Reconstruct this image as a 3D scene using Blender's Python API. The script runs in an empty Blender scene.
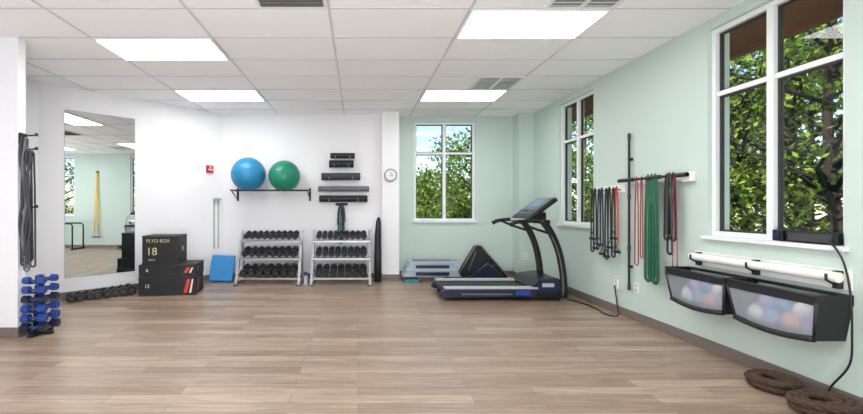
import bpy, bmesh, math, random
from mathutils import Vector, Matrix, Euler
random.seed(7)
scene = bpy.context.scene
COL = scene.collection

def lin(c):
    return tuple(((x/255)/12.92 if x/255 <= 0.04045 else (((x/255)+0.055)/1.055)**2.4) for x in c)

# ------------------------------------------------------------------ materials
MATS = {}
def mat(name, rgb, rough=0.5, metal=0.0, var=0.06, scale=12.0, emit=0.0, bump=0.0, trans=0.0, alpha=1.0):
    if name in MATS: return MATS[name]
    m = bpy.data.materials.new(name); m.use_nodes = True
    nt = m.node_tree; b = nt.nodes['Principled BSDF']
    c = lin(rgb)
    tc = nt.nodes.new('ShaderNodeTexCoord')
    n = nt.nodes.new('ShaderNodeTexNoise'); n.inputs['Scale'].default_value = scale
    n.inputs['Detail'].default_value = 4
    nt.links.new(tc.outputs['Object'], n.inputs['Vector'])
    r = nt.nodes.new('ShaderNodeMapRange')
    r.inputs['To Min'].default_value = 1-var; r.inputs['To Max'].default_value = 1+var
    nt.links.new(n.outputs['Fac'], r.inputs['Value'])
    v = nt.nodes.new('ShaderNodeVectorMath'); v.operation = 'SCALE'
    v.inputs[0].default_value = c
    nt.links.new(r.outputs['Result'], v.inputs['Scale'])
    nt.links.new(v.outputs['Vector'], b.inputs['Base Color'])
    b.inputs['Roughness'].default_value = rough
    b.inputs['Metallic'].default_value = metal
    if emit > 0:
        b.inputs['Emission Color'].default_value = (*c, 1); b.inputs['Emission Strength'].default_value = emit
    if bump > 0:
        bp = nt.nodes.new('ShaderNodeBump'); bp.inputs['Strength'].default_value = bump; bp.inputs['Distance'].default_value = 0.01
        nt.links.new(n.outputs['Fac'], bp.inputs['Height']); nt.links.new(bp.outputs['Normal'], b.inputs['Normal'])
    if alpha < 1: b.inputs['Alpha'].default_value = alpha
    MATS[name] = m
    return m

M_WHITE = mat('wall_paint_white', (232,233,237), 0.85, var=0.01, scale=60, bump=0.05)
M_GREEN = mat('wall_paint_mint', (192,209,202), 0.85, var=0.01, scale=60, bump=0.05)
M_CEIL = mat('ceiling_tile', (246,247,250), 0.95, var=0.02, scale=90, bump=0.2)
M_GRID = mat('ceiling_grid_metal', (205,208,213), 0.6, var=0.01)
M_BASE = mat('baseboard_vinyl', (118,106,100), 0.6, var=0.03)
M_FRAME = mat('window_vinyl_white', (228,232,233), 0.4, var=0.01)
M_GASK = mat('window_gasket_dark', (58,54,52), 0.6)
M_BLACK = mat('black_rubber', (26,27,30), 0.55, var=0.12, scale=40)
M_BLACKP = mat('black_plastic', (20,21,25), 0.35, var=0.05)
M_DKGREY = mat('dark_grey_foam', (62,64,68), 0.8, var=0.15, scale=50)
M_GREY = mat('grey_foam', (105,107,112), 0.8, var=0.1, scale=50)
M_LGREY = mat('light_grey_plastic', (178,182,186), 0.5)
M_STEPG = mat('step_blue_grey', (160,174,188), 0.5)
M_STEEL = mat('steel_paint_grey', (160,162,166), 0.35, metal=0.5)
M_CHROME = mat('chrome', (205,205,208), 0.22, metal=1.0)
M_NAVY = mat('navy_plastic', (28,38,66), 0.35)
M_BLUE = mat('blue_vinyl', (38,70,150), 0.4)
M_FOAMB = mat('blue_foam', (42,132,195), 0.7)
M_BALLB = mat('blue_ball_vinyl', (36,130,175), 0.35, var=0.03, scale=3)
M_BALLG = mat('green_ball_vinyl', (20,130,105), 0.35, var=0.03, scale=3)
M_RED = mat('red_plastic', (190,30,34), 0.4)
M_ORANGE = mat('orange_red_print', (215,60,40), 0.5)
M_TXT = mat('white_print', (225,225,220), 0.6)
M_YTXT = mat('yellow_print', (205,198,140), 0.6)
M_GRNB = mat('green_band', (20,92,64), 0.5)
M_TEAL = mat('teal_plastic', (40,130,140), 0.5)
M_MAROON = mat('maroon_band', (150,40,55), 0.5)
M_YELLOW = mat('yellow_webbing', (235,190,30), 0.7)
M_ROPE = mat('brown_rope', (72,54,42), 0.9, var=0.5, scale=45, bump=0.8)
M_WOODB = mat('brown_eave_wood', (150,88,62), 0.7, var=0.15, scale=8)
M_VENT = mat('vent_grey', (150,152,156), 0.6)
M_VENTD = mat('vent_dark', (120,118,118), 0.8)
M_SCREEN = mat('console_screen', (110,140,165), 0.15)
M_BARK = mat('bark', (48,38,30), 0.95, var=0.4, scale=14, bump=0.8)
M_TUBEW = mat('white_tube', (236,236,232), 0.4)
M_PURP = mat('purple_ball', (150,130,190), 0.4)
M_PEACH = mat('peach_ball', (225,170,140), 0.4)
M_SKYB = mat('light_blue_ball', (130,170,215), 0.4)

def panel_mat():
    m = bpy.data.materials.new('troffer_diffuser'); m.use_nodes = True
    nt = m.node_tree; nt.nodes.remove(nt.nodes['Principled BSDF'])
    e = nt.nodes.new('ShaderNodeEmission'); e.inputs['Color'].default_value = (1.0,0.99,0.98,1)
    e.inputs['Strength'].default_value = 13.0
    nt.links.new(e.outputs[0], nt.nodes['Material Output'].inputs[0]); return m
M_PANEL = panel_mat()

def mirror_mat():
    m = bpy.data.materials.new('mirror_silver'); m.use_nodes = True
    nt = m.node_tree; b = nt.nodes['Principled BSDF']
    b.inputs['Base Color'].default_value = (0.74,0.77,0.77,1); b.inputs['Metallic'].default_value = 1
    b.inputs['Roughness'].default_value = 0.0
    return m
M_MIRROR = mirror_mat()

def mesh_mat():
    m = bpy.data.materials.new('clear_vinyl_panel'); m.use_nodes = True
    nt = m.node_tree; b = nt.nodes['Principled BSDF']
    b.inputs['Base Color'].default_value = (0.50,0.54,0.62,1); b.inputs['Roughness'].default_value = 0.15
    b.inputs['Alpha'].default_value = 0.5
    return m
M_MESH = mesh_mat()

def glass_mat():
    m = bpy.data.materials.new('window_glass'); m.use_nodes = True
    nt = m.node_tree; nt.nodes.remove(nt.nodes['Principled BSDF'])
    t = nt.nodes.new('ShaderNodeBsdfTransparent'); g = nt.nodes.new('ShaderNodeBsdfGlossy')
    g.inputs['Roughness'].default_value = 0.02
    mx = nt.nodes.new('ShaderNodeMixShader'); mx.inputs[0].default_value = 0.02
    nt.links.new(t.outputs[0], mx.inputs[1]); nt.links.new(g.outputs[0], mx.inputs[2])
    nt.links.new(mx.outputs[0], nt.nodes['Material Output'].inputs[0]); return m
M_GLASS = glass_mat()

def floor_mat():
    m = bpy.data.materials.new('wood_plank_floor'); m.use_nodes = True
    nt = m.node_tree; b = nt.nodes['Principled BSDF']; N = nt.nodes.new; L = nt.links.new
    tc = N('ShaderNodeTexCoord')
    br = N('ShaderNodeTexBrick'); br.offset = 0.37
    br.inputs['Scale'].default_value = 1.0
    br.inputs['Brick Width'].default_value = 1.25; br.inputs['Row Height'].default_value = 0.125
    br.inputs['Mortar Size'].default_value = 0.0018; br.inputs['Mortar Smooth'].default_value = 0.2
    br.inputs['Color1'].default_value = (*lin((175,154,135)),1)
    br.inputs['Color2'].default_value = (*lin((143,121,103)),1)
    br.inputs['Mortar'].default_value = (*lin((98,80,68)),1)
    L(tc.outputs['Object'], br.inputs['Vector'])
    sx = N('ShaderNodeSeparateXYZ'); L(tc.outputs['Object'], sx.inputs[0])
    dv = N('ShaderNodeMath'); dv.operation='DIVIDE'; dv.inputs[1].default_value=0.125; L(sx.outputs['Y'], dv.inputs[0])
    fl = N('ShaderNodeMath'); fl.operation='FLOOR'; L(dv.outputs[0], fl.inputs[0])
    ml = N('ShaderNodeMath'); ml.operation='MULTIPLY_ADD'; ml.inputs[1].default_value=3.71; L(fl.outputs[0], ml.inputs[0]); L(sx.outputs['X'], ml.inputs[2])
    cx = N('ShaderNodeCombineXYZ'); L(ml.outputs[0], cx.inputs['X']); L(sx.outputs['Y'], cx.inputs['Y'])
    mp = N('ShaderNodeMapping'); mp.inputs['Scale'].default_value = (1.1, 15, 1)
    L(cx.outputs[0], mp.inputs['Vector'])
    n = N('ShaderNodeTexNoise'); n.inputs['Scale'].default_value = 1.8; n.inputs['Detail'].default_value = 9; n.inputs['Roughness'].default_value = 0.72
    n.inputs['Distortion'].default_value = 0.9
    L(mp.outputs[0], n.inputs['Vector'])
    r = N('ShaderNodeMapRange'); r.inputs['From Min'].default_value=0.3; r.inputs['From Max'].default_value=0.7
    r.inputs['To Min'].default_value = 0.55; r.inputs['To Max'].default_value = 1.25
    L(n.outputs['Fac'], r.inputs['Value'])
    v = N('ShaderNodeVectorMath'); v.operation='SCALE'
    L(br.outputs['Color'], v.inputs[0]); L(r.outputs['Result'], v.inputs['Scale'])
    L(v.outputs[0], b.inputs['Base Color'])
    b.inputs['Roughness'].default_value = 0.33
    bp = N('ShaderNodeBump'); bp.inputs['Strength'].default_value=0.08; bp.inputs['Distance'].default_value=0.005
    L(n.outputs['Fac'], bp.inputs['Height']); L(bp.outputs[0], b.inputs['Normal'])
    return m
M_FLOOR = floor_mat()

def leaf_mat(name, c1, c2):
    m = bpy.data.materials.new(name); m.use_nodes = True
    nt = m.node_tree; N = nt.nodes.new; L = nt.links.new
    nt.nodes.remove(nt.nodes['Principled BSDF'])
    g = N('ShaderNodeNewGeometry')
    cr = N('ShaderNodeValToRGB')
    cr.color_ramp.elements[0].color = (*lin(c1),1); cr.color_ramp.elements[1].color = (*lin(c2),1)
    L(g.outputs['Random Per Island'], cr.inputs[0])
    d = N('ShaderNodeBsdfDiffuse'); t = N('ShaderNodeBsdfTranslucent'); mx = N('ShaderNodeMixShader'); mx.inputs[0].default_value=0.4
    L(cr.outputs[0], d.inputs[0]); L(cr.outputs[0], t.inputs[0])
    L(d.outputs[0], mx.inputs[1]); L(t.outputs[0], mx.inputs[2]); L(mx.outputs[0], nt.nodes['Material Output'].inputs[0])
    return m
M_LEAF = leaf_mat('leaves', (40,66,18), (146,172,72))

# ------------------------------------------------------------------ mesh builder
class B:
    def __init__(s): s.v=[]; s.f=[]; s.m=[]; s.sm=[]; s.mats=[]
    def mi(s,m):
        if m not in s.mats: s.mats.append(m)
        return s.mats.index(m)
    def add(s, vs, fs, m, smooth=False, M=None):
        o=len(s.v); i=s.mi(m)
        for v in vs:
            v=Vector(v)
            if M is not None: v = M@v
            s.v.append(v)
        for f in fs:
            s.f.append(tuple(o+k for k in f)); s.m.append(i); s.sm.append(smooth)
        return s
    def addbm(s,bm,m,smooth=False,M=None):
        bm.verts.index_update()
        s.add([v.co.copy() for v in bm.verts],[[v.index for v in f.verts] for f in bm.faces],m,smooth,M); bm.free(); return s
    def box(s,c,d,m,rot=(0,0,0),bev=0.0,M=None):
        bm=bmesh.new(); bmesh.ops.create_cube(bm,size=1)
        for v in bm.verts: v.co=Vector((v.co.x*d[0],v.co.y*d[1],v.co.z*d[2]))
        if bev>0: bmesh.ops.bevel(bm,geom=list(bm.edges),offset=bev,segments=2,profile=0.6,affect='EDGES')
        T=Matrix.Translation(c)@Euler(rot).to_matrix().to_4x4()
        if M is not None: T=M@T
        return s.addbm(bm,m,False,T)
    def bb(s,a,b,m,bev=0.0,M=None):
        return s.box([(a[i]+b[i])/2 for i in range(3)],[abs(b[i]-a[i]) for i in range(3)],m,bev=bev,M=M)
    def cyl(s,p1,p2,r1,m,r2=None,seg=20,smooth=True,M=None,spin=0):
        r2=r1 if r2 is None else r2
        p1=Vector(p1);p2=Vector(p2);d=(p2-p1);L=d.length
        q=d.to_track_quat('Z','Y').to_matrix().to_4x4()
        T=Matrix.Translation(p1)@q@Matrix.Rotation(spin,4,'Z')
        if M is not None: T=M@T
        vs=[];
        for k in range(seg):
            a=2*math.pi*k/seg; vs.append((r1*math.cos(a),r1*math.sin(a),0))
        for k in range(seg):
            a=2*math.pi*k/seg; vs.append((r2*math.cos(a),r2*math.sin(a),L))
        s.add(vs,[(k,(k+1)%seg,seg+(k+1)%seg,seg+k) for k in range(seg)],m,smooth,T)
        s.add(vs[:seg],[tuple(range(seg))[::-1]],m,False,T)
        s.add(vs[seg:],[tuple(range(seg))],m,False,T); return s
    def sph(s,c,r,m,sc=(1,1,1),M=None,u=32,v=20):
        bm=bmesh.new(); bmesh.ops.create_uvsphere(bm,u_segments=u,v_segments=v,radius=r)
        T=Matrix.Translation(c)@Matrix.Diagonal((*sc,1))
        if M is not None: T=M@T
        return s.addbm(bm,m,True,T)
    def tube(s,pts,r,m,seg=8,closed=False,flat=None,smooth=True,M=None,radii=None):
        P=[Vector(p) for p in pts]; n=len(P); vs=[]
        up=None
        for i in range(n):
            if closed: t=(P[(i+1)%n]-P[i-1])
            else: t=P[min(i+1,n-1)]-P[max(i-1,0)]
            if t.length<1e-9: t=Vector((0,0,1))
            t.normalize()
            if flat: ref=Vector(flat[2]); a=(ref-ref.dot(t)*t); 
            else:
                if up is None:
                    ref=Vector((0,0,1)) if abs(t.z)<0.9 else Vector((1,0,0))
                else: ref=up
                a=ref-ref.dot(t)*t
            if a.length<1e-6: a=t.orthogonal()
            a.normalize(); up=a; b=t.cross(a)
            ra,rb=(flat[0],flat[1]) if flat else (r,r)
            if radii: ra=rb=radii[i]
            for k in range(seg):
                an=2*math.pi*(k+0.5)/seg; vs.append(P[i]+a*ra*math.cos(an)+b*rb*math.sin(an))
        fs=[]
        for i in range(n if closed else n-1):
            j=(i+1)%n
            for k in range(seg):
                fs.append((i*seg+k,i*seg+(k+1)%seg,j*seg+(k+1)%seg,j*seg+k))
        if not closed:
            fs.append(tuple(range(seg))[::-1]); fs.append(tuple((n-1)*seg+k for k in range(seg)))
        return s.add(vs,fs,m,smooth,M)
    def prism(s,poly,h,m,M=None,smooth=False):
        n=len(poly); vs=[(p[0],p[1],0) for p in poly]+[(p[0],p[1],h) for p in poly]
        fs=[tuple(range(n))[::-1],tuple(range(n,2*n))]+[(k,(k+1)%n,n+(k+1)%n,n+k) for k in range(n)]
        return s.add(vs,fs,m,smooth,M)
    def prism_xz(s,poly,y0,y1,m):
        n=len(poly); vs=[(p[0],y0,p[1]) for p in poly]+[(p[0],y1,p[1]) for p in poly]
        fs=[tuple(range(n)),tuple(range(n,2*n))[::-1]]+[(k,n+k,n+(k+1)%n,(k+1)%n) for k in range(n)]
        return s.add(vs,fs,m)
    def text(s,t,size,m,M,ext=0.001):
        c=bpy.data.curves.new('t','FONT'); c.body=t; c.size=size; c.extrude=ext; c.align_x='CENTER'; c.align_y='CENTER'
        o=bpy.data.objects.new('t',c); COL.objects.link(o)
        dg=bpy.context.evaluated_depsgraph_get(); me=o.evaluated_get(dg).to_mesh()
        s.add([v.co.copy() for v in me.vertices],[tuple(p.vertices) for p in me.polygons],m,False,M)
        o.evaluated_get(dg).to_mesh_clear(); bpy.data.objects.remove(o); return s
    def obj(s,name,parent=None,origin=True,recalc=True):
        xs=[v.x for v in s.v];ys=[v.y for v in s.v];zs=[v.z for v in s.v]
        o=Vector(((min(xs)+max(xs))/2,(min(ys)+max(ys))/2,min(zs))) if origin else Vector((0,0,0))
        me=bpy.data.meshes.new(name); me.from_pydata([tuple(v-o) for v in s.v],[],s.f)
        for mm in s.mats: me.materials.append(mm)
        me.polygons.foreach_set('material_index',s.m); me.polygons.foreach_set('use_smooth',s.sm)
        if recalc:
            bm=bmesh.new(); bm.from_mesh(me); bmesh.ops.recalc_face_normals(bm,faces=bm.faces); bm.to_mesh(me); bm.free()
        me.update()
        ob=bpy.data.objects.new(name,me); ob.location=o; COL.objects.link(ob)
        if parent:
            ob.parent=parent; ob.matrix_parent_inverse=Matrix.Translation(-parent.location)
        return ob

H=3.02; XR=3.2; YB=7.55; YA=7.8; XL=-4.38; Y0=-3.0; T=0.2
# ------------------------------------------------------------------ shell
B().bb((XL-T,Y0-T,-0.1),(XR+T,YA+T,0),M_FLOOR).obj('floor',origin=False)
cl=B().bb((XL-T,Y0-T,H),(XR+T,YA+T,H+0.12),M_CEIL).obj('ceiling')
def wall_open(name, axis, pos, thick, a0, a1, openings, m):
    b=B()
    def seg(u0,u1,z0,z1):
        if u1-u0<1e-5 or z1-z0<1e-5: return
        if axis=='x': b.bb((pos,u0,z0),(pos+thick,u1,z1),m)
        else: b.bb((u0,pos,z0),(u1,pos+thick,z1),m)
    u=a0
    for (o0,o1,z0,z1) in sorted(openings):
        seg(u,o0,0,H); seg(o0,o1,0,z0); seg(o0,o1,z1,H); u=o1
    seg(u,a1,0,H)
    return b.obj(name)
WZ0,WZ1,WT=1.05,2.92,2.33
RW=[(-0.35,0.92),(2.71,3.77),(5.60,6.55)]
wall_open('wall_right','x',XR,T,Y0,YA+T,[(a,c,WZ0,WZ1) for a,c in RW],M_GREEN)
wall_open('wall_alcove','y',YA,T,0.43,XR,[(1.06,2.22,WZ0,WZ1)],M_GREEN)
B().bb((-2.47,YB,0),(0.43,YA+T,H),M_WHITE).obj('wall_back')
B().bb((0.43,7.40,0),(0.74,YA,H),M_WHITE).obj('wall_pilaster_left')
B().bb((2.93,7.50,0),(XR,YA,H),M_GREEN).obj('wall_pilaster_right')
b=B(); b.prism([(XL,5.64),(-2.47,YB),(-2.47,YA+T),(XL-T,YA+T),(XL-T,5.64)],H,M_WHITE); b.obj('wall_angled')
B().bb((XL-T,Y0,0),(XL,5.64,H),M_WHITE).obj('wall_left')
B().bb((XL,4.14,0),(-3.42,4.24,H),M_WHITE).obj('wall_partition')
B().bb((XL-T,Y0-T,0),(XR+T,Y0,H),M_WHITE).obj('wall_rear')
bh=0.10; bt=0.012
B().bb((XR-bt,Y0,0),(XR,7.5,bh),M_BASE).obj('baseboard_right')
B().bb((-2.47,YB-bt,0),(0.43,YB,bh),M_BASE).obj('baseboard_back')
B().bb((0.74,YA-bt,0),(2.93,YA,bh),M_BASE).obj('baseboard_alcove')
b=B().bb((0.43-bt,7.40-bt,0),(0.74+bt,7.40,bh),M_BASE); b.bb((0.74,7.40,0),(0.74+bt,YA,bh),M_BASE); b.bb((0.43-bt,7.4,0),(0.43,YB,bh),M_BASE); b.obj('baseboard_pilaster')
b=B().bb((2.93-bt,7.50-bt,0),(XR,7.50,bh),M_BASE); b.bb((2.93-bt,7.5,0),(2.93,YA,bh),M_BASE); b.obj('baseboard_corner')
s2=math.sqrt(0.5)
def AW(u,n,z):
    return Vector((XL+u*s2+n*s2, 5.64+u*s2-n*s2, z))
AWM=Matrix(((s2,s2,0,XL),(s2,-s2,0,5.64),(0,0,1,0),(0,0,0,1)))
AL=(-2.47-XL)/s2
B().bb((0,0,0),(AL,bt,bh),M_BASE,M=AWM).obj('baseboard_angled')
B().bb((XL,4.14-bt,0),(-3.42,4.14,bh),M_BASE).bb((-3.42,4.14-bt,0),(-3.42+bt,4.24,bh),M_BASE).obj('baseboard_partition')
B().bb((XL,Y0,0),(XL+bt,5.63,bh),M_BASE).obj('baseboard_left')

# windows
def window(name, axis, plane, a0, a1):
    b=B(); fw=0.042
    def bx(u0,u1,z0,z1,d0,d1,m):
        if axis=='x': b.bb((plane+d0,u0,z0),(plane+d1,u1,z1),m)
        else: b.bb((u0,plane+d0,z0),(u1,plane+d1,z1),m)
    d0,d1=0.04,0.12; e=0.001
    bx(a0,a0+fw,WZ0+e,WZ1-e,d0,d1,M_FRAME); bx(a1-fw,a1,WZ0+e,WZ1-e,d0,d1,M_FRAME)
    bx(a0+fw,a1-fw,WZ0+e,WZ0+fw,d0,d1,M_FRAME); bx(a0+fw,a1-fw,WZ1-fw,WZ1-e,d0,d1,M_FRAME)
    mid=(a0+a1)/2
    bx(mid-0.028,mid+0.028,WZ0+fw,WZ1-fw,d0,d1,M_FRAME)
    bx(a0+fw,mid-0.028,WT-0.02,WT+0.02,d0+0.01,d1,M_FRAME); bx(mid+0.028,a1-fw,WT-0.02,WT+0.02,d0+0.01,d1,M_FRAME)
    g_=0.014
    for (u0,u1) in ((a0+fw,mid-0.028),(mid+0.028,a1-fw)):
        for (z0,z1) in ((WZ0+fw,WT-0.02),(WT+0.02,WZ1-fw)):
            bx(u0,u1,z0,z1,0.090,0.094,M_GLASS)
            for (p,q,r,s) in ((u0,u0+g_,z0,z1),(u1-g_,u1,z0,z1),(u0+g_,u1-g_,z0,z0+g_),(u0+g_,u1-g_,z1-g_,z1)):
                bx(p,q,r,s,0.072,0.105,M_GASK)
    bx(a0-0.03,a1+0.03,WZ0-0.03,WZ0-e,-0.045,-e,M_FRAME); bx(a0+e,a1-e,WZ0-e,WZ0+0.002,-0.045,d0,M_FRAME)
    return b.obj(name)
for i,(a,c) in enumerate(RW): window('window_%d'%(i+1),'x',XR,a,c)
window('window_4','y',YA,1.06,2.22)

# ceiling grid, troffers, vents
g=B(); gz=H-0.006
x=-0.25-1.22*4
while x<XR:
    if x>XL: g.bb((x-0.0115,Y0,gz),(x+0.0115,YA,H),M_GRID)
    x+=1.22
y=3.54-0.61*10
while y<YA:
    if y>Y0: g.bb((XL,y-0.0115,gz+0.001),(XR,y+0.0115,H-0.0005),M_GRID)
    y+=0.61
g.obj('ceiling_grid',parent=cl)
def troffer(x0,y0):
    b=B(); b.bb((x0+0.012,y0+0.012,H-0.02),(x0+1.208,y0+0.598,H),M_FRAME)
    b.bb((x0+0.035,y0+0.03,H-0.024),(x0+1.185,y0+0.58,H-0.019),M_PANEL); b.obj('ceiling_light')
for p in [(-2.69,4.15),(-2.69,5.98),(0.97,3.54),(0.97,5.98),(-2.69,1.71),(0.97,1.10),(-2.69,-0.73),(0.97,-1.34)]: troffer(*p)  # last four, outside the frame, are added for more even room light
def vent(x0,y0,dark):
    b=B(); b.bb((x0+0.015,y0+0.015,H-0.012),(x0+0.595,y0+0.595,H),M_VENTD if dark else M_VENT)
    b.bb((x0+0.01,y0+0.01,H-0.016),(x0+0.6,y0+0.04,H-0.001),M_FRAME); b.bb((x0+0.01,y0+0.57,H-0.016),(x0+0.6,y0+0.6,H-0.001),M_FRAME)
    b.bb((x0+0.01,y0+0.04,H-0.016),(x0+0.04,y0+0.57,H-0.001),M_FRAME); b.bb((x0+0.57,y0+0.04,H-0.016),(x0+0.6,y0+0.57,H-0.001),M_FRAME)
    for k in range(9):
        yy=y0+0.07+k*0.058
        b.box((x0+0.305,yy,H-0.018),(0.53,0.03,0.004),M_VENTD if dark else M_FRAME,rot=(0.5,0,0))
    if not dark:
        b.bb((x0+0.29,y0+0.03,H-0.03),(x0+0.32,y0+0.58,H-0.01),M_FRAME)
    b.obj('ceiling_vent')
vent(-0.86,2.93,True); vent(1.58,2.93,False); vent(1.58,5.37,False)

# ------------------------------------------------------------------ mirror
def u_at(x): return (x-XL)/s2
b=B(); ua,ub=u_at(-4.17),u_at(-3.52)
b.bb((ua,0.0,0.30),(ub,0.008,2.70),M_LGREY,M=AWM); 
b.add([(ua+.004,0.0095,0.304),(ub-.004,0.0095,0.304),(ub-.004,0.0095,2.696),(ua+.004,0.0095,2.696)],[(0,1,2,3)],M_MIRROR,False,AWM)
b.obj('mirror')
# fire alarm
b=B(); u=u_at(-2.66)
b.bb((u-0.06,0,1.92),(u+0.06,0.05,2.05),M_RED,bev=0.008,M=AWM); b.bb((u-0.035,0.05,1.96),(u+0.035,0.06,1.99),M_TXT,M=AWM); b.cyl(AW(u,0.05,2.02),AW(u,0.062,2.02),0.015,M_TXT)
b.obj('fire_alarm')
# stadiometer
b=B(); u=u_at(-2.57)
b.bb((u-0.05,0,0.56),(u-0.03,0.02,1.47),M_LGREY,M=AWM); b.bb((u+0.03,0,0.56),(u+0.05,0.02,1.47),M_LGREY,M=AWM)
b.bb((u-0.03,0.0,0.56),(u+0.03,0.008,1.47),M_TUBEW,M=AWM)
b.bb((u-0.06,0,1.44),(u+0.06,0.10,1.47),M_LGREY,bev=0.004,M=AWM)
for k in range(17): b.bb((u-0.028,0.008,0.6+k*0.05),(u-0.01,0.0095,0.604+k*0.05),M_DKGREY,M=AWM)
b.obj('height_measuring_rod')

# ------------------------------------------------------------------ dumbbells helper
def dumbbell(b,c,ang,L,hr,seg=6,m=M_BLACK,mh=M_CHROME,tilt=0):
    M=Matrix.Translation(c)@Matrix.Rotation(ang,4,'Z')@Matrix.Rotation(tilt,4,'X')
    hl=L*0.3
    b.cyl((0,-L/2,0),(0,-L/2+hl,0),hr*0.92,m,r2=hr,seg=seg,smooth=False,M=M,spin=math.pi/2)
    b.cyl((0,L/2-hl,0),(0,L/2,0),hr,m,r2=hr*0.92,seg=seg,smooth=False,M=M,spin=math.pi/2)
    b.cyl((0,-L/2+hl,0),(0,L/2-hl,0),hr*0.27,mh,seg=10,M=M)
    b.cyl((0,-L/2-0.002,0),(0,-L/2,0),hr*0.45,M_DKGREY,seg=14,M=M)
b=B(); n=8
for k in range(n):
    hr=0.055+0.003*k; u=0.33+k*0.107
    c=AW(u,0.22,hr*0.866+0.002)
    dumbbell(b,c,math.radians(42+random.uniform(-6,6)),0.26,hr)
b.obj('dumbbell_row')

# plyo boxes
def plyo(cx,cy,z0,w,d,h,ang,big):
    b=B(); M=Matrix.Translation((cx,cy,z0))@Matrix.Rotation(ang,4,'Z')
    b.box((0,0,h/2),(w,d,h),M_BLACK,bev=0.015,M=M)
    for zz in (0.012,h-0.012):
        pts=[(-w/2,-d/2,zz),(w/2,-d/2,zz),(w/2,d/2,zz),(-w/2,d/2,zz)]
        b.tube(pts,0.006,M_DKGREY,closed=True,seg=6,M=M)
    F=M@Matrix.Translation((0,-d/2-0.001,0))@Matrix.Rotation(math.pi/2,4,'X')
    if big:
        b.text('PLYO BOX',0.07,M_YTXT,F@Matrix.Translation((-0.03,h-0.08,0)))
        b.text('18',0.16,M_YTXT,F@Matrix.Translation((-0.12,h*0.43,0)))
        b.text('INCH',0.04,M_YTXT,F@Matrix.Translation((-0.12,h*0.14,0)))
        b.text('24',0.10,M_YTXT,M@Matrix.Translation((w/2+0.001,0,h*0.5))@Matrix.Rotation(math.pi/2,4,'Z')@Matrix.Rotation(math.pi/2,4,'X'))
    else:
        b.add([(w/2-0.17,0.04,0),(w/2-0.12,h-0.05,0),(w/2-0.07,h-0.05,0),(w/2-0.12,0.04,0)],[(0,1,2,3)],M_ORANGE,False,F)
        b.add([(w/2-0.09,0.04,0),(w/2-0.05,h-0.05,0),(w/2-0.03,h-0.05,0),(w/2-0.06,0.04,0)],[(0,1,2,3)],M_TXT,False,F)
        b.text('%d'%(12 if h>0.25 else 6),0.07,M_TXT,F@Matrix.Translation((-w/2+0.12,h/2,0)))
        b.add([(d*-0.3,0.05,0),(d*-0.3+0.05,h-0.05,0),(d*-0.3+0.1,h-0.05,0),(d*-0.3+0.05,0.05,0)],[(0,1,2,3)],M_ORANGE,False,
              M@Matrix.Translation((w/2+0.001,0,0))@Matrix.Rotation(math.pi/2,4,'Z')@Matrix.Rotation(math.pi/2,4,'X'))
    b.obj('plyo_box')
plyo(-2.85,6.33,0.0,0.80,0.52,0.29,0.14,False)
plyo(-2.85,6.34,0.292,0.80,0.52,0.17,0.12,False)
plyo(-2.96,6.33,0.464,0.52,0.42,0.42,0.10,True)

# blue foam pad leaning back toward the wall
b=B()
b.box((0,0,0.24),(0.40,0.06,0.46),M_FOAMB,bev=0.015,M=Matrix.Translation((-2.39,7.16,0.008))@Matrix.Rotation(0.10,4,'Z')@Matrix.Rotation(math.radians(-22),4,'X')@Matrix.Rotation(0.05,4,'Y'))
b.obj('foam_balance_pad')

# ball rack + balls
b=B(); xa,xb=-2.2,-0.88; z=1.60
b.tube([(xa,YB-0.01,z),(xa,YB-0.46,z),(xb,YB-0.46,z),(xb,YB-0.01,z)],0.010,M_BLACKP)
b.tube([(xa,YB-0.20,z),(xb,YB-0.20,z)],0.010,M_BLACKP)
for xx in (xa,xb):
    b.tube([(xx,YB-0.012,z+0.02),(xx,YB-0.012,z-0.16),(xx,YB-0.4,z)],0.009,M_BLACKP)
    b.bb((xx-0.02,YB-0.006,z-0.18),(xx+0.02,YB,z+0.05),M_BLACKP)
b.obj('ball_rack')
def ball(c,r,m):
    b=B(); b.sph(c,r,m,u=48,v=32)
    for k in range(-5,6):
        zz=c[2]+r*k/7; rr=math.sqrt(max(r*r-(r*k/7)**2,0))
        b.tube([(c[0]+rr*math.cos(t),c[1]+rr*math.sin(t),zz) for t in [2*math.pi*i/48 for i in range(48)]],0.0035,m,closed=True,seg=6)
    b.obj('exercise_ball')
def restz(r): return z+math.sqrt((r+0.008)**2-0.13**2)
ball((-1.92,YB-0.33,restz(0.30)),0.298,M_BALLB)
ball((-1.29,YB-0.33,restz(0.275)),0.273,M_BALLG)

# foam rollers
def roller(x0,x1,z,r,m,name='foam_roller'):
    b=B(); yc=YB-0.02-r
    b.cyl((x0,yc,z),(x1,yc,z),r,m,seg=28)
    for xx,s in ((x0,-1),(x1,1)):
        b.cyl((xx-0.0005*s,yc,z),(xx+0.002*s,yc,z),r*0.75,M_BLACKP,seg=24)
    for t in (0.2,0.8):
        xx=x0+(x1-x0)*t
        b.tube([(xx,YB-0.007,z-r-0.004),(xx,yc,z-r-0.008),(xx,yc-r*0.8,z-r*0.75),(xx,yc-r-0.008,z-r*0.1)],0.006,M_STEEL)
    b.obj(name)
roller(-0.50,-0.06,2.24,0.05,M_BLACK); roller(-0.52,-0.08,2.09,0.066,M_BLACK)
roller(-0.66,0.04,1.86,0.066,M_DKGREY); roller(-0.72,0.20,1.64,0.05,M_GREY); roller(-0.70,0.17,1.46,0.06,M_BLACK)

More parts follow.
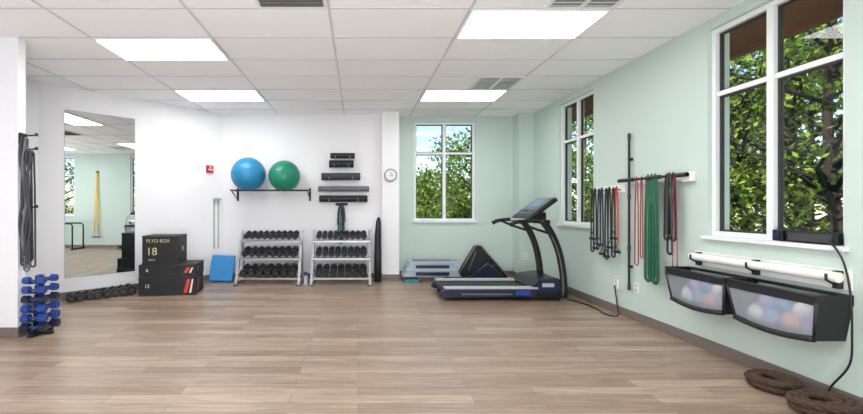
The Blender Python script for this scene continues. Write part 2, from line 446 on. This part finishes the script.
# clock
b=B(); c=Vector((0.585,7.40,1.88))
b.cyl(c,c+Vector((0,-0.03,0)),0.115,M_GREY,seg=40); b.cyl(c+Vector((0,-0.03,0)),c+Vector((0,-0.032,0)),0.098,M_TXT,seg=40)
b.box((c.x,c.y-0.034,c.z+0.03),(0.006,0.002,0.07),M_BLACK); b.box((c.x+0.022,c.y-0.034,c.z),(0.05,0.002,0.007),M_BLACK)
for k in range(12):
    a=k*math.pi/6; b.box((c.x+0.085*math.sin(a),c.y-0.033,c.z+0.085*math.cos(a)),(0.008,0.002,0.008),M_BLACK)
b.obj('clock')

# dumbbell racks
def drack(x0,x1):
    b=B(); yf,yb=6.83,7.40
    for xx in (x0,x1):
        b.box((xx,(yf+yb)/2,0.03),(0.05,yb-yf,0.05),M_STEEL,bev=0.006)
        b.tube([(xx,yf+0.06,0.03),(xx,yb-0.12,0.90)],0.03,M_STEEL,seg=4,smooth=False)
        b.tube([(xx,yb-0.03,0.03),(xx,yb-0.12,0.90)],0.022,M_STEEL,seg=4,smooth=False)
        b.box((xx,yf+0.02,0.008),(0.06,0.06,0.016),M_BLACK)
    tiers=[(0.15,7.04,0.078,0.30,7),(0.47,7.14,0.066,0.26,8),(0.76,7.24,0.056,0.22,9)]
    for (zt,yc,hr,L,n) in tiers:
        for dy,dz in ((-0.10,-0.025),(0.10,0.03)):
            b.box(((x0+x1)/2,yc+dy,zt+dz-0.005),(x1-x0,0.05,0.012),M_STEEL,rot=(0.27,0,0))
            b.box(((x0+x1)/2,yc+dy-0.027,zt+dz-0.02),(x1-x0,0.006,0.028),M_STEEL)
        st=(x1-x0-0.10)/n
        for k in range(n):
            xx=x0+0.05+st*(k+0.5)
            dumbbell(b,(xx,yc,zt+hr*0.9+0.012),0,L,min(hr,st*0.56)*(0.9+0.14*k/n),tilt=0.27)
    b.obj('dumbbell_rack')
drack(-2.04,-0.99); drack(-0.78,0.20)

b=B(); b.cyl((-0.88,6.95,0),(-0.88,6.95,0.15),0.035,M_LGREY); b.cyl((-0.88,6.95,0.15),(-0.88,6.95,0.19),0.035,M_BLUE,r2=0.018); b.cyl((-0.88,6.95,0.19),(-0.88,6.95,0.215),0.018,M_BLACK); b.obj('water_bottle')

def hang_loop(b,y,xc,zt,zb,w,m,r=0.006,axis='x',flat=None):
    pts=[]; n=14
    for i in range(n+1):
        a=math.pi*i/n
        pts.append((xc-w*math.cos(a), zb+w-w*math.sin(a)))
    pts=[(xc-w*0.4,zt-0.02),(xc-w*0.8,zt-(zt-zb)*0.35)]+pts+[(xc+w*0.8,zt-(zt-zb)*0.35),(xc+w*0.4,zt-0.02),(xc,zt)]
    P=[(p[0],y,p[1]) if axis=='x' else (y,p[0],p[1]) for p in pts]
    b.tube(P,r,m,closed=True,flat=flat)
b=B()
b.cyl((-0.30,YB-0.01,1.36),(-0.30,YB-0.11,1.36),0.012,M_BLACK); b.box((-0.30,YB-0.007,1.36),(0.22,0.01,0.05),M_BLACK)
for k,(m,zb,w) in enumerate([(M_GRNB,0.86,0.045),(M_BLACK,0.72,0.055),(M_GRNB,0.64,0.035),(M_TEAL,0.95,0.06),(M_BLACK,1.0,0.07),(M_NAVY,0.8,0.03)]):
    hang_loop(b,YB-0.03-0.013*k,-0.30+random.uniform(-0.02,0.02),1.37,zb,w,m,r=0.009)
b.obj('resistance_band_bundle')

b=B(); b.tube([(0.345,7.22,0.0),(0.345,7.23,0.35),(0.35,7.245,0.8),(0.36,7.26,1.05),(0.365,7.265,1.13)],0.06,M_BLACK,seg=16,radii=[0.062,0.062,0.058,0.045,0.02])
b.tube([(0.345+0.064*math.cos(t),7.235+0.064*math.sin(t),0.45) for t in [i*math.pi/10 for i in range(20)]],0.008,M_DKGREY,closed=True,seg=6)
b.obj('rolled_exercise_mat')

# aerobic steps
b=B()
def step(z0,x0,x1,y0,y1,h,mt,ms):
    b.prism_xz([(x0,z0),(x1,z0),(x1-0.07,z0+h-0.02),(x0+0.07,z0+h-0.02)],y0,y1,ms)
    b.bb((x0+0.05,y0-0.01,z0+h-0.04),(x1-0.05,y1+0.01,z0+h),mt,bev=0.012)
    for k in range(3):
        yy=y0+0.07+k*(y1-y0-0.14)/2
        b.bb((x0+0.12,yy-0.02,z0+h),(x1-0.12,yy+0.02,z0+h+0.004),M_GREY)
for xx in (0.80,1.53):
    b.bb((xx,7.13,0),(xx+0.26,7.49,0.05),M_TEAL,bev=0.01); b.bb((xx+0.02,7.15,0.05),(xx+0.24,7.47,0.10),M_NAVY,bev=0.01)
step(0.10,0.78,1.79,7.14,7.48,0.13,M_STEPG,M_STEPG)
step(0.23,0.84,1.76,7.14,7.48,0.13,M_STEPG,M_STEPG)
b.bb((1.0,7.128,0.25),(1.58,7.139,0.30),M_NAVY)
b.bb((1.0,7.128,0.12),(1.58,7.139,0.18),M_NAVY)
b.obj('aerobic_step')

# folded dark triangular wedge mat
b=B()
tri=[(-0.46,0),(0.42,0),(0.42,0.05),(-0.06,0.60),(-0.16,0.60),(-0.46,0.10)]
b.prism_xz([(2.31+p[0],p[1]) for p in tri],7.54,7.66,M_BLACK)
b.tube([(2.31+p[0],7.535,p[1]+ (0.012 if p[1]==0 else 0)) for p in tri],0.012,M_GREY,closed=True,seg=6)
b.tube([(1.97,7.533,0.03),(2.16,7.533,0.5)],0.008,M_GREY); b.tube([(2.2,7.533,0.03),(2.5,7.533,0.25)],0.008,M_GREY)
b.prism_xz([(1.96,0.0),(2.66,0.0),(2.34,0.30)],7.42,7.52,M_NAVY); b.tube([(1.96,7.415,0.01),(2.66,7.415,0.01),(2.34,7.415,0.30)],0.009,M_GREY,closed=True,seg=6)
b.obj('folding_wedge_mat')

# ------------------------------------------------------------------ treadmill
b=B(); ya,yb=5.70,6.48; x0,x1=1.14,2.92
b.prism_xz([(x0,0.07),(x0+0.02,0.13),(x0+0.10,0.17),(x1-0.45,0.19),(x1-0.45,0.06),(x0+0.05,0.05)],ya+0.02,ya+0.10,M_NAVY)
b.prism_xz([(x0,0.07),(x0+0.02,0.13),(x0+0.10,0.17),(x1-0.45,0.19),(x1-0.45,0.06),(x0+0.05,0.05)],yb-0.10,yb-0.02,M_NAVY)
b.bb((x0+0.06,ya+0.01,0.168),(x1-0.42,ya+0.115,0.196),M_LGREY,bev=0.006); b.bb((x0+0.06,yb-0.115,0.168),(x1-0.42,yb-0.01,0.196),M_LGREY,bev=0.006)
b.bb((x0+0.08,ya+0.10,0.10),(x1-0.35,yb-0.10,0.165),M_BLACK)
b.cyl((x0+0.08,ya+0.10,0.13),(x0+0.08,yb-0.10,0.13),0.036,M_BLACK)
b.bb((x0+0.3,ya+0.008,0.09),(x0+1.0,ya+0.02,0.11),M_GREY)
b.bb((x0+1.05,ya+0.008,0.085),(x0+1.25,ya+0.02,0.15),M_BLUE)
hood=[(x1-0.50,0.04),(x1-0.50,0.19),(x1-0.40,0.29),(x1-0.15,0.32),(x1-0.03,0.26),(x1,0.12),(x1-0.02,0.04)]
b.prism_xz(hood,ya+0.03,yb-0.03,M_BLACKP)
b.prism_xz([(x1-0.46,0.20),(x1-0.38,0.285),(x1-0.16,0.31),(x1-0.06,0.25),(x1-0.10,0.12),(x1-0.40,0.12)],ya+0.018,ya+0.03,M_NAVY)
b.bb((x1-0.36,ya+0.01,0.2),(x1-0.2,ya+0.02,0.25),M_LGREY)
for xx in (x0+0.12,x1-0.12):
    for yy in (ya+0.08,yb-0.08): b.cyl((xx,yy,0),(xx,yy,0.07),0.03,M_BLACK,seg=16)
def smoothp(P,n=6):
    P=[Vector(p) for p in P]; out=[]
    for i in range(len(P)-1):
        p0=P[max(i-1,0)];p1=P[i];p2=P[i+1];p3=P[min(i+2,len(P)-1)]
        for k in range(n):
            t=k/n; out.append(0.5*((2*p1)+(p2-p0)*t+(2*p0-5*p1+4*p2-p3)*t*t+(3*p1-p0-3*p2+p3)*t*t*t))
    out.append(P[-1]); return out
for yy,s in ((ya+0.02,1),(yb-0.02,-1)):
    b.tube(smoothp([(2.86,yy,0.05),(2.85,yy,0.35),(2.79,yy,0.68),(2.68,yy,0.95),(2.55,yy,1.13)]),0,M_BLACKP,seg=8,flat=(0.05,0.03,(1,0,0)))
    b.tube(smoothp([(2.84,yy-0.028*s,0.12),(2.83,yy-0.028*s,0.35),(2.77,yy-0.028*s,0.68),(2.68,yy-0.028*s,0.9)]),0,M_GREY,seg=6,flat=(0.007,0.005,(1,0,0)))
    b.tube(smoothp([(2.66,yy,1.10),(2.45,yy,1.12),(2.28,yy,1.11),(2.15,yy,1.09)]),0.028,M_BLACKP,seg=12)
    b.tube([(2.17,yy,1.09),(2.11,yy,1.06)],0.03,M_BLACK,seg=12)
    b.tube(smoothp([(2.26,yy,1.09),(2.42,yy,1.02),(2.70,yy,0.93)]),0.018,M_BLACKP,seg=10)
b.cyl((2.60,ya+0.02,1.10),(2.60,yb-0.02,1.10),0.028,M_BLACKP)
b.cyl((2.40,ya+0.02,1.12),(2.40,yb-0.02,1.12),0.022,M_LGREY)
CM=Matrix.Translation((2.60,6.09,1.28))@Matrix.Rotation(math.radians(-36),4,'Y')
b.box((0,0,0),(0.50,0.62,0.07),M_BLACKP,bev=0.03,M=CM)
b.box((0.03,0,0.036),(0.38,0.52,0.01),M_GREY,bev=0.004,M=CM)
b.box((0.09,0,0.043),(0.20,0.36,0.008),M_SCREEN,bev=0.003,M=CM)
for k in range(5): b.box((-0.10,-0.2+k*0.1,0.044),(0.05,0.06,0.006),M_BLUE if k%2 else M_BLACK,M=CM)
b.box((2.62,6.09,1.16),(0.16,0.4,0.16),M_BLACKP,bev=0.03)
b.obj('treadmill')
b=B(); b.tube(smoothp([(2.94,5.8,0.012),(3.02,5.6,0.012),(3.05,5.3,0.012),(3.0,5.0,0.012),(3.1,4.92,0.012),(3.16,5.02,0.10),(3.175,5.1,0.34)]),0.008,M_BLACK,seg=6); b.obj('power_cord')
def outlet(y,z):
    b=B(); b.box((XR-0.004,y,z),(0.008,0.075,0.12),M_FRAME,bev=0.003)
    for dz in (-0.025,0.025): b.box((XR-0.009,y,z+dz),(0.003,0.035,0.03),M_LGREY)
    b.obj('power_outlet')
outlet(5.1,0.36); outlet(4.73,0.38)
b=B(); b.box((3.05,7.496,0.42),(0.075,0.008,0.12),M_FRAME,bev=0.003); b.box((3.05,7.49,0.445),(0.03,0.003,0.03),M_LGREY); b.box((3.05,7.49,0.395),(0.03,0.003,0.03),M_LGREY); b.obj('power_outlet')

# ------------------------------------------------------------------ right wall: tube rack
def handle(b,x,y,z,m=M_BLACK):
    b.tube([(x,y-0.035,z),(x,y-0.02,z+0.05),(x,y,z+0.09),(x,y+0.02,z+0.05),(x,y+0.035,z)],0.004,m,seg=6); b.cyl((x,y-0.05,z),(x,y+0.05,z),0.017,m,seg=10)
def openband(b,x,y,zt,za,zb,m,r=0.007,w=0.035):
    b.tube(smoothp([(x,y-w,za),(x,y-w*0.9,(za+zt)/2),(x,y-0.012,zt-0.02),(x,y,zt),(x,y+0.012,zt-0.02),(x,y+w*0.9,(zb+zt)/2),(x,y+w,zb)],4),r,m,seg=8)
    handle(b,x-0.012,y-w,za-0.09); handle(b,x-0.02,y+w,zb-0.09)
b=B()
b.box((XR-0.011,5.23,1.53),(0.02,0.62,0.09),M_TUBEW,bev=0.004)
for (yy,m,za,zb,lp) in [(5.44,M_BLACK,0.86,0.98,0.72),(5.29,M_NAVY,0.80,0.92,0.80),(5.13,M_BLACK,0.90,0.78,0.66),(4.99,M_ORANGE,0.86,1.02,0.7)]:
    b.cyl((XR-0.02,yy,1.52),(XR-0.12,yy,1.53),0.006,M_BLACK,seg=8)
    openband(b,XR-0.07,yy,1.545,za,zb,m,r=0.008,w=0.03)
    hang_loop(b,XR-0.10,yy+0.01,1.545,lp,0.032,m if m is not M_ORANGE else M_BLACK,r=0.009,axis='y')
b.obj('resistance_tube_rack')
b=B(); b.cyl((3.165,4.81,0.34),(3.165,4.81,2.17),0.013,M_BLACK,seg=12)
for zz in (0.34,0.8,1.4,2.10): b.cyl((3.165,4.81,zz),(3.165,4.81,zz+0.06),0.018,M_DKGREY,seg=12)
for zz in (0.6,1.85): b.bb((3.16,4.79,zz),(XR-0.002,4.83,zz+0.03),M_BLACK)
b.obj('body_bar')
b=B(); zz=1.60
b.box((XR-0.031,3.95,zz),(0.06,0.10,0.09),M_TUBEW,bev=0.006)
b.box((XR-0.031,4.68,zz),(0.06,0.05,0.05),M_TUBEW,bev=0.006)
b.box((XR-0.011,4.32,zz),(0.02,0.75,0.06),M_TUBEW,bev=0.003)
b.cyl((XR-0.085,3.90,zz+0.02),(XR-0.085,4.92,zz+0.02),0.013,M_BLACK)
for a,c in ((3.90,4.02),(4.25,4.45),(4.66,4.92)): b.cyl((XR-0.085,a,zz+0.02),(XR-0.085,c,zz+0.02),0.022,M_BLACKP,seg=16)
def flatloop(yy,zb,w,m,x=XR-0.085,wd=0.018):
    hang_loop(b,x,yy,zz+0.045,zb,w,m,axis='y',flat=(0.003,wd,(1,0,0)))
hang_loop(b,XR-0.09,4.60,zz+0.045,0.66,0.03,M_MAROON,r=0.006,axis='y'); hang_loop(b,XR-0.075,4.54,zz+0.045,0.75,0.02,M_MAROON,r=0.006,axis='y')
for k in range(3): flatloop(4.44-0.07*k,0.52+0.03*(k%2),0.04,M_GRNB,x=XR-0.075-0.012*k,wd=0.024)
for k in range(3): flatloop(4.17-0.055*k,0.98-0.14*(k%2),0.032,M_BLACK,x=XR-0.075-0.01*k,wd=0.014)
hang_loop(b,XR-0.1,4.03,zz+0.045,0.62,0.03,M_MAROON,r=0.004,axis='y')
hang_loop(b,XR-0.11,4.09,zz+0.045,1.02,0.035,M_DKGREY,r=0.01,axis='y')
b.obj('resistance_band_rack')

# ------------------------------------------------------------------ wall bins
def wbin(y0,y1):
    b=B(); xf=2.96; zt,zb=0.73,0.40; xw=XR-0.002
    ins=0.04
    b.bb((xf-0.006,y0-0.006,zt-0.06),(xf+0.006,y1+0.006,zt+0.010),M_BLACK,bev=0.004)
    for yy in (y0,y1): b.bb((xf,yy-0.005,zt-0.06),(xw,yy+0.005,zt+0.010),M_BLACK,bev=0.003)
    b.tube([(xf,y0,zt),(xf,y1,zt)],0.012,M_BLACK); b.tube([(xw-0.02,y0,zt),(xw-0.02,y1,zt)],0.012,M_BLACK)
    def quad(p,m): b.add(p,[(0,1,2,3)],m)
    def sag(t): return zb+0.03*(1-math.sin(math.pi*t))
    n=10
    for i in range(n):
        t0,t1=i/n,(i+1)/n
        ya_,yb_=y0+ins+(y1-y0-2*ins)*t0, y0+ins+(y1-y0-2*ins)*t1
        yc_,yd_=y0+(y1-y0)*t0, y0+(y1-y0)*t1
        quad([(xf,yc_,zt-0.055),(xf,yd_,zt-0.055),(xf+0.03,yb_,sag(t1)),(xf+0.03,ya_,sag(t0))],M_MESH)
        quad([(xf+0.03,ya_,sag(t0)),(xf+0.03,yb_,sag(t1)),(xw,yb_,sag(t1)),(xw,ya_,sag(t0))],M_BLACK)
    quad([(xf,y0,zt-0.055),(xw,y0,zt-0.055),(xw,y0+ins,sag(0)),(xf+0.03,y0+ins,sag(0))],M_BLACK)
    quad([(xf,y1,zt-0.055),(xw,y1,zt-0.055),(xw,y1-ins,sag(1)),(xf+0.03,y1-ins,sag(1))],M_BLACK)
    quad([(xw-0.004,y0+0.01,zt-0.055),(xw-0.004,y1-0.01,zt-0.055),(xw-0.004,y1-ins,sag(1)),(xw-0.004,y0+ins,sag(0))],M_DKGREY)
    b.tube([(xf+0.026,y0+ins+(y1-y0-2*ins)*i/n,sag(i/n)+0.014) for i in range(n+1)],0.022,M_BLACK)
    for yy,s in ((y0,1),(y1,-1)): b.tube([(xf,yy,zt-0.04),(xf+0.03,yy+s*ins,sag(0))],0.011,M_BLACK)
    L=y1-y0; cs=[M_PURP,M_PEACH,M_SKYB,M_TUBEW,M_BALLB]
    n=4
    for k in range(n):
        r=0.07; yy=y0+ins+0.09+k*(L-2*ins-0.18)/max(n-1,1)
        b.sph((3.09,yy,zb+0.035+r),r,cs[k%5],u=20,v=12)
        if k<n-1: b.sph((3.09,yy+0.07,zb+0.19),0.055,cs[(k+3)%5],u=20,v=12)
    b.obj('storage_bin')
wbin(3.33,3.96); wbin(2.66,3.30)
b=B(); b.cyl((3.13,2.68,0.85),(3.13,3.87,0.85),0.034,M_TUBEW,seg=24)
for yy in (2.72,3.28,3.83):
    b.box((3.172,yy,0.83),(0.05,0.035,0.12),M_BLACK,bev=0.006); b.tube([(3.19,yy,0.81),(3.13,yy,0.808),(3.09,yy,0.83),(3.088,yy,0.87)],0.008,M_BLACK)
b.bb((XR-0.014,2.66,0.77),(XR-0.002,3.9,0.90),M_TUBEW)
b.obj('foam_tube_rail')

# soundbar & speaker on sill
sz=WZ0+0.003
b=B(); b.box((3.193,2.89,sz+0.045),(0.06,0.32,0.085),M_BLACKP,bev=0.012); b.bb((3.160,2.75,sz+0.015),(3.164,3.03,sz+0.07),M_DKGREY); b.obj('soundbar')
b=B(); b.box((3.193,3.11,sz+0.045),(0.06,0.08,0.085),M_BLACKP,bev=0.012); b.cyl((3.166,3.11,sz+0.05),(3.158,3.11,sz+0.05),0.025,M_NAVY,seg=20); b.obj('speaker')
b=B(); b.tube(smoothp([(3.145,2.76,sz+0.03),(3.135,2.70,sz-0.02),(3.12,2.64,0.93),(3.12,2.61,0.75),(3.13,2.61,0.5),(3.15,2.64,0.3),(3.165,2.75,0.12),(3.17,2.80,0.012)]),0.006,M_BLACK,seg=6); b.obj('speaker_cable')

# battle rope: two twisted coils
def coil(cx,cy,rx,ry,turns,r):
    b=B(); pts=[]; N=60
    for i in range(int(turns*N)):
        t=i/N*2*math.pi; lay=int(i/N)
        k=1-0.22*(lay%3)-0.06*math.sin(t*0.9+lay)
        pts.append(Vector((cx+rx*k*math.cos(t), cy+ry*k*math.sin(t), 1.65*r+0.003+ (lay//3)*r*2.2+0.005*(1+math.sin(t*2.3)))))
    # three strands twisted round the core line
    for sidx in range(3):
        P=[]
        for i,p in enumerate(pts):
            q=pts[min(i+1,len(pts)-1)]-pts[max(i-1,0)]; q.normalize()
            a=Vector((0,0,1)); a=(a-a.dot(q)*q).normalized(); c=q.cross(a)
            ph=i*0.55+sidx*2*math.pi/3
            P.append(p+(a*math.cos(ph)+c*math.sin(ph))*r*0.6)
        b.tube(P,r*0.72,M_ROPE,seg=6)
    b.obj('battle_rope')
coil(2.99,2.97,0.13,0.13,6,0.017)
coil(2.96,2.62,0.17,0.12,6,0.018)

# ------------------------------------------------------------------ left side
b=B(); yw=4.19
b.bb((-3.42,4.15,1.95),(-3.40,4.23,2.06),M_BLACK)
for k,(zt,zb,m) in enumerate([(2.02,0.72,M_DKGREY),(2.02,0.66,M_GREY),(1.88,0.80,M_DKGREY),(1.88,0.70,M_DKGREY)]):
    xx=-3.385+0.022*k
    hang_loop(b,yw-0.02+0.012*k,xx,zt,zb,0.026,m,flat=(0.010,0.006,(1,0,0)))
    pts=[(xx+0.015*math.sin(z*9+k),yw-0.04+0.015*math.cos(z*9+k),z) for z in [zb+0.03+(zt-zb-0.03)*i/40 for i in range(41)]]
    b.tube(pts,0.013,m,seg=6)
for zt in (2.03,1.89,1.3): b.cyl((-3.42,yw,zt),(-3.27,yw,zt+0.01),0.008,M_BLACK,seg=8); b.bb((-3.28,yw-0.01,zt),(-3.26,yw+0.01,zt+0.03),M_BLACK)
hang_loop(b,yw,-3.35,1.3,0.76,0.04,M_BLACK,r=0.012)
b.obj('hanging_strap_rack')
b=B(); cx,cy=-3.28,4.26
b.box((cx,cy,0.015),(0.24,0.05,0.03),M_BLACK,bev=0.006); b.box((cx,cy,0.0155),(0.05,0.30,0.03),M_BLACK,bev=0.006)
b.cyl((cx,cy,0.02),(cx,cy,0.60),0.018,M_BLACK)
for k in range(6):
    zz=0.09+k*0.095; r=0.048-0.002*k
    b.box((cx,cy,zz-r*0.62),(0.04,0.26,0.012),M_BLACK)
    for dy in (-0.085,0.085):
        dumbbell(b,(cx,cy+dy,zz),math.pi/2+0.12,0.23-0.006*k,r,m=M_BLUE if k%3 else M_NAVY,mh=M_BLUE)
b.obj('dumbbell_tree')

# near right wall (visible in the mirror)
b=B(); b.box((XR-0.012,1.66,2.42),(0.02,0.08,0.08),M_BLACK)
b.tube([(XR-0.03,1.66,2.42),(XR-0.05,1.66,1.9),(XR-0.05,1.66,1.5)],0,M_YELLOW,flat=(0.004,0.03,(1,0,0)))
for s in (-1,1):
    b.tube([(XR-0.05,1.66,1.9),(XR-0.05,1.66+0.05*s,1.2),(XR-0.06,1.66+0.07*s,0.5)],0,M_YELLOW,flat=(0.004,0.022,(1,0,0)))
    b.tube([(XR-0.06,1.66+0.07*s,0.5),(XR-0.06,1.66+0.02*s,0.36),(XR-0.06,1.66+0.12*s,0.36)],0.008,M_BLACK,closed=True)
    b.cyl((XR-0.06,1.66+0.01*s,0.35),(XR-0.06,1.66+0.13*s,0.35),0.018,M_BLACK)
b.obj('suspension_trainer')
b=B()
for xx in (2.55,3.05):
    b.tube([(xx,0.60,0.03),(xx,0.60,0.74),(xx,0.66,0.80),(xx,1.24,0.80),(xx,1.30,0.74),(xx,1.30,0.03)],0.022,M_BLACK,seg=10)
for yy in (0.60,1.30): b.tube([(2.5,yy,0.024),(3.1,yy,0.024)],0.024,M_BLACK,seg=10)
b.obj('parallel_bars')

# ------------------------------------------------------------------ exterior
B().bb((XR+T,Y0-0.5,3.06),(XR+T+0.85,YA+0.6,3.22),M_WOODB).bb((XR+T+0.80,Y0-0.5,3.0),(XR+T+0.9,YA+0.6,3.3),M_WOODB).obj('roof_eave')
M_GRASS=mat('grass',(70,96,44),0.95,var=0.3,scale=1.5)
B().bb((-40,-40,-4.2),(80,80,-4.0),M_GRASS).obj('exterior_ground')
def tree(x,y,top,cr,nleaf,seed,base=-4.0,cz=None,ls=1.0,tr=1.0):
    R=random.Random(seed); b=B()
    cz=cz if cz is not None else top-cr
    lean=R.uniform(-0.4,0.4)
    tp=[Vector((x,y,base)),Vector((x+0.1,y,0)),Vector((x+lean*0.6,y+0.1,cz)),Vector((x+lean,y,top-0.4))]
    b.tube(smoothp(tp,5),0.1,M_BARK,seg=8,radii=[tr*(0.17-0.14*i/15) for i in range(16)])
    cents=[]
    nb=40
    for k in range(nb):
        a=R.uniform(0,2*math.pi); rr=cr*math.sqrt(R.uniform(0.08,1)); zz=cz+R.uniform(-1,1)*math.sqrt(max(0.05,1-(rr/cr)**2))*(top-cz)
        e=Vector((x+lean*0.5+rr*math.cos(a),y+rr*math.sin(a),zz)); cents.append(e)
        s=Vector((x+lean*0.4,y,max(min(zz-rr*0.5,top-1),base+1.5))); mid=(s+e)/2+Vector((R.uniform(-.2,.2),R.uniform(-.2,.2),0.15))
        b.tube([s,mid,e],0.03,M_BARK,seg=5,radii=[0.05*tr,0.03*tr,0.012])
    mi=b.mi(M_LEAF)
    for k in range(nleaf):
        c=R.choice(cents); p=c+Vector((R.gauss(0,.42),R.gauss(0,.42),R.gauss(0,.32)))
        if p.x<XR+T+1.0 and p.y<YA+1: continue
        sz=R.uniform(0.035,0.075)*ls
        q=Euler((R.uniform(-1.2,1.2),R.uniform(-1.2,1.2),R.uniform(0,6.28))).to_matrix()
        o=len(b.v)
        for dx,dy in ((-1,0),(0,-.55),(1,0),(0,.55)): b.v.append(p+q@Vector((dx*sz,dy*sz,0)))
        b.f.append((o,o+1,o+2,o+3)); b.m.append(mi); b.sm.append(False)
    b.obj('tree',recalc=False)
for i,t in enumerate([(8.2,7.6,6.6,2.4,10000,1),(9.8,9.9,7.5,2.6,10000,1.1),(7.6,9.6,5.0,1.8,5500,1),(12.5,11.5,8.5,3.2,9000,1.5),(9.2,5.6,6.5,2.2,6000,1),
        (9.5,16.5,6.8,2.6,8000,1.4),(11.5,21.0,8.0,3.0,7000,1.8),(4.9,16.0,6.0,1.7,10000,1.4),(1.8,22.0,3.0,2.8,11000,1.9),(4.6,24,3.2,2.6,9000,1.9),(8.5,-4.5,6.5,2.6,6000,1.4),(8.5,1.5,6,2.4,5000,1.4)]):
    tree(t[0],t[1],t[2],t[3],t[4],100+i,cz=t[2]*0.35,ls=t[5])
tree(6.75,5.85,6.0,1.6,2600,211,cz=2.6,ls=0.8,tr=0.75)
tree(6.9,7.3,6.0,1.5,2200,215,cz=2.8,ls=0.8,tr=0.6)

# ------------------------------------------------------------------ light
w=bpy.data.worlds.new('World'); scene.world=w; w.use_nodes=True
nt=w.node_tree; bg=nt.nodes['Background']; sk=nt.nodes.new('ShaderNodeTexSky'); sk.sky_type='NISHITA'
sk.sun_disc=False; sk.sun_elevation=math.radians(50); sk.sun_rotation=math.radians(250); sk.altitude=100; sk.air_density=1.0; sk.dust_density=0.5; sk.ozone_density=2.0
nt.links.new(sk.outputs[0],bg.inputs[0]); bg.inputs[1].default_value=0.26
sl=bpy.data.lights.new('sun','SUN'); sl.energy=8.0; sl.angle=0.01; sl.color=(1,0.95,0.86)
so=bpy.data.objects.new('sun',sl); so.rotation_euler=Vector((0.62,0.35,-0.85)).to_track_quat('-Z','Y').to_euler(); COL.objects.link(so)
# added fill light, unseen behind the camera, aimed up and forward at the ceiling
al=bpy.data.lights.new('added_fill_light','AREA'); al.shape='RECTANGLE'; al.size=3.0; al.size_y=1.2; al.energy=180; al.color=(0.98,0.99,1.0)
ao=bpy.data.objects.new('added_fill_light',al); ao.location=(-0.3,-1.2,0.5); ao.rotation_euler=Vector((0,0.72,0.7)).to_track_quat('-Z','Y').to_euler(); COL.objects.link(ao)

cam=bpy.data.cameras.new('camera'); cam.sensor_width=36; cam.lens=36*412/863; cam.shift_x=(431.5-358)/863; cam.shift_y=0.0
cam.clip_start=0.05; cam.clip_end=300
co=bpy.data.objects.new('camera',cam); co.location=(0,0,1.31); co.rotation_euler=(math.pi/2,0,0); COL.objects.link(co)
scene.camera=co
scene.view_settings.view_transform='Standard'; scene.view_settings.look='None'; scene.view_settings.exposure=0.2
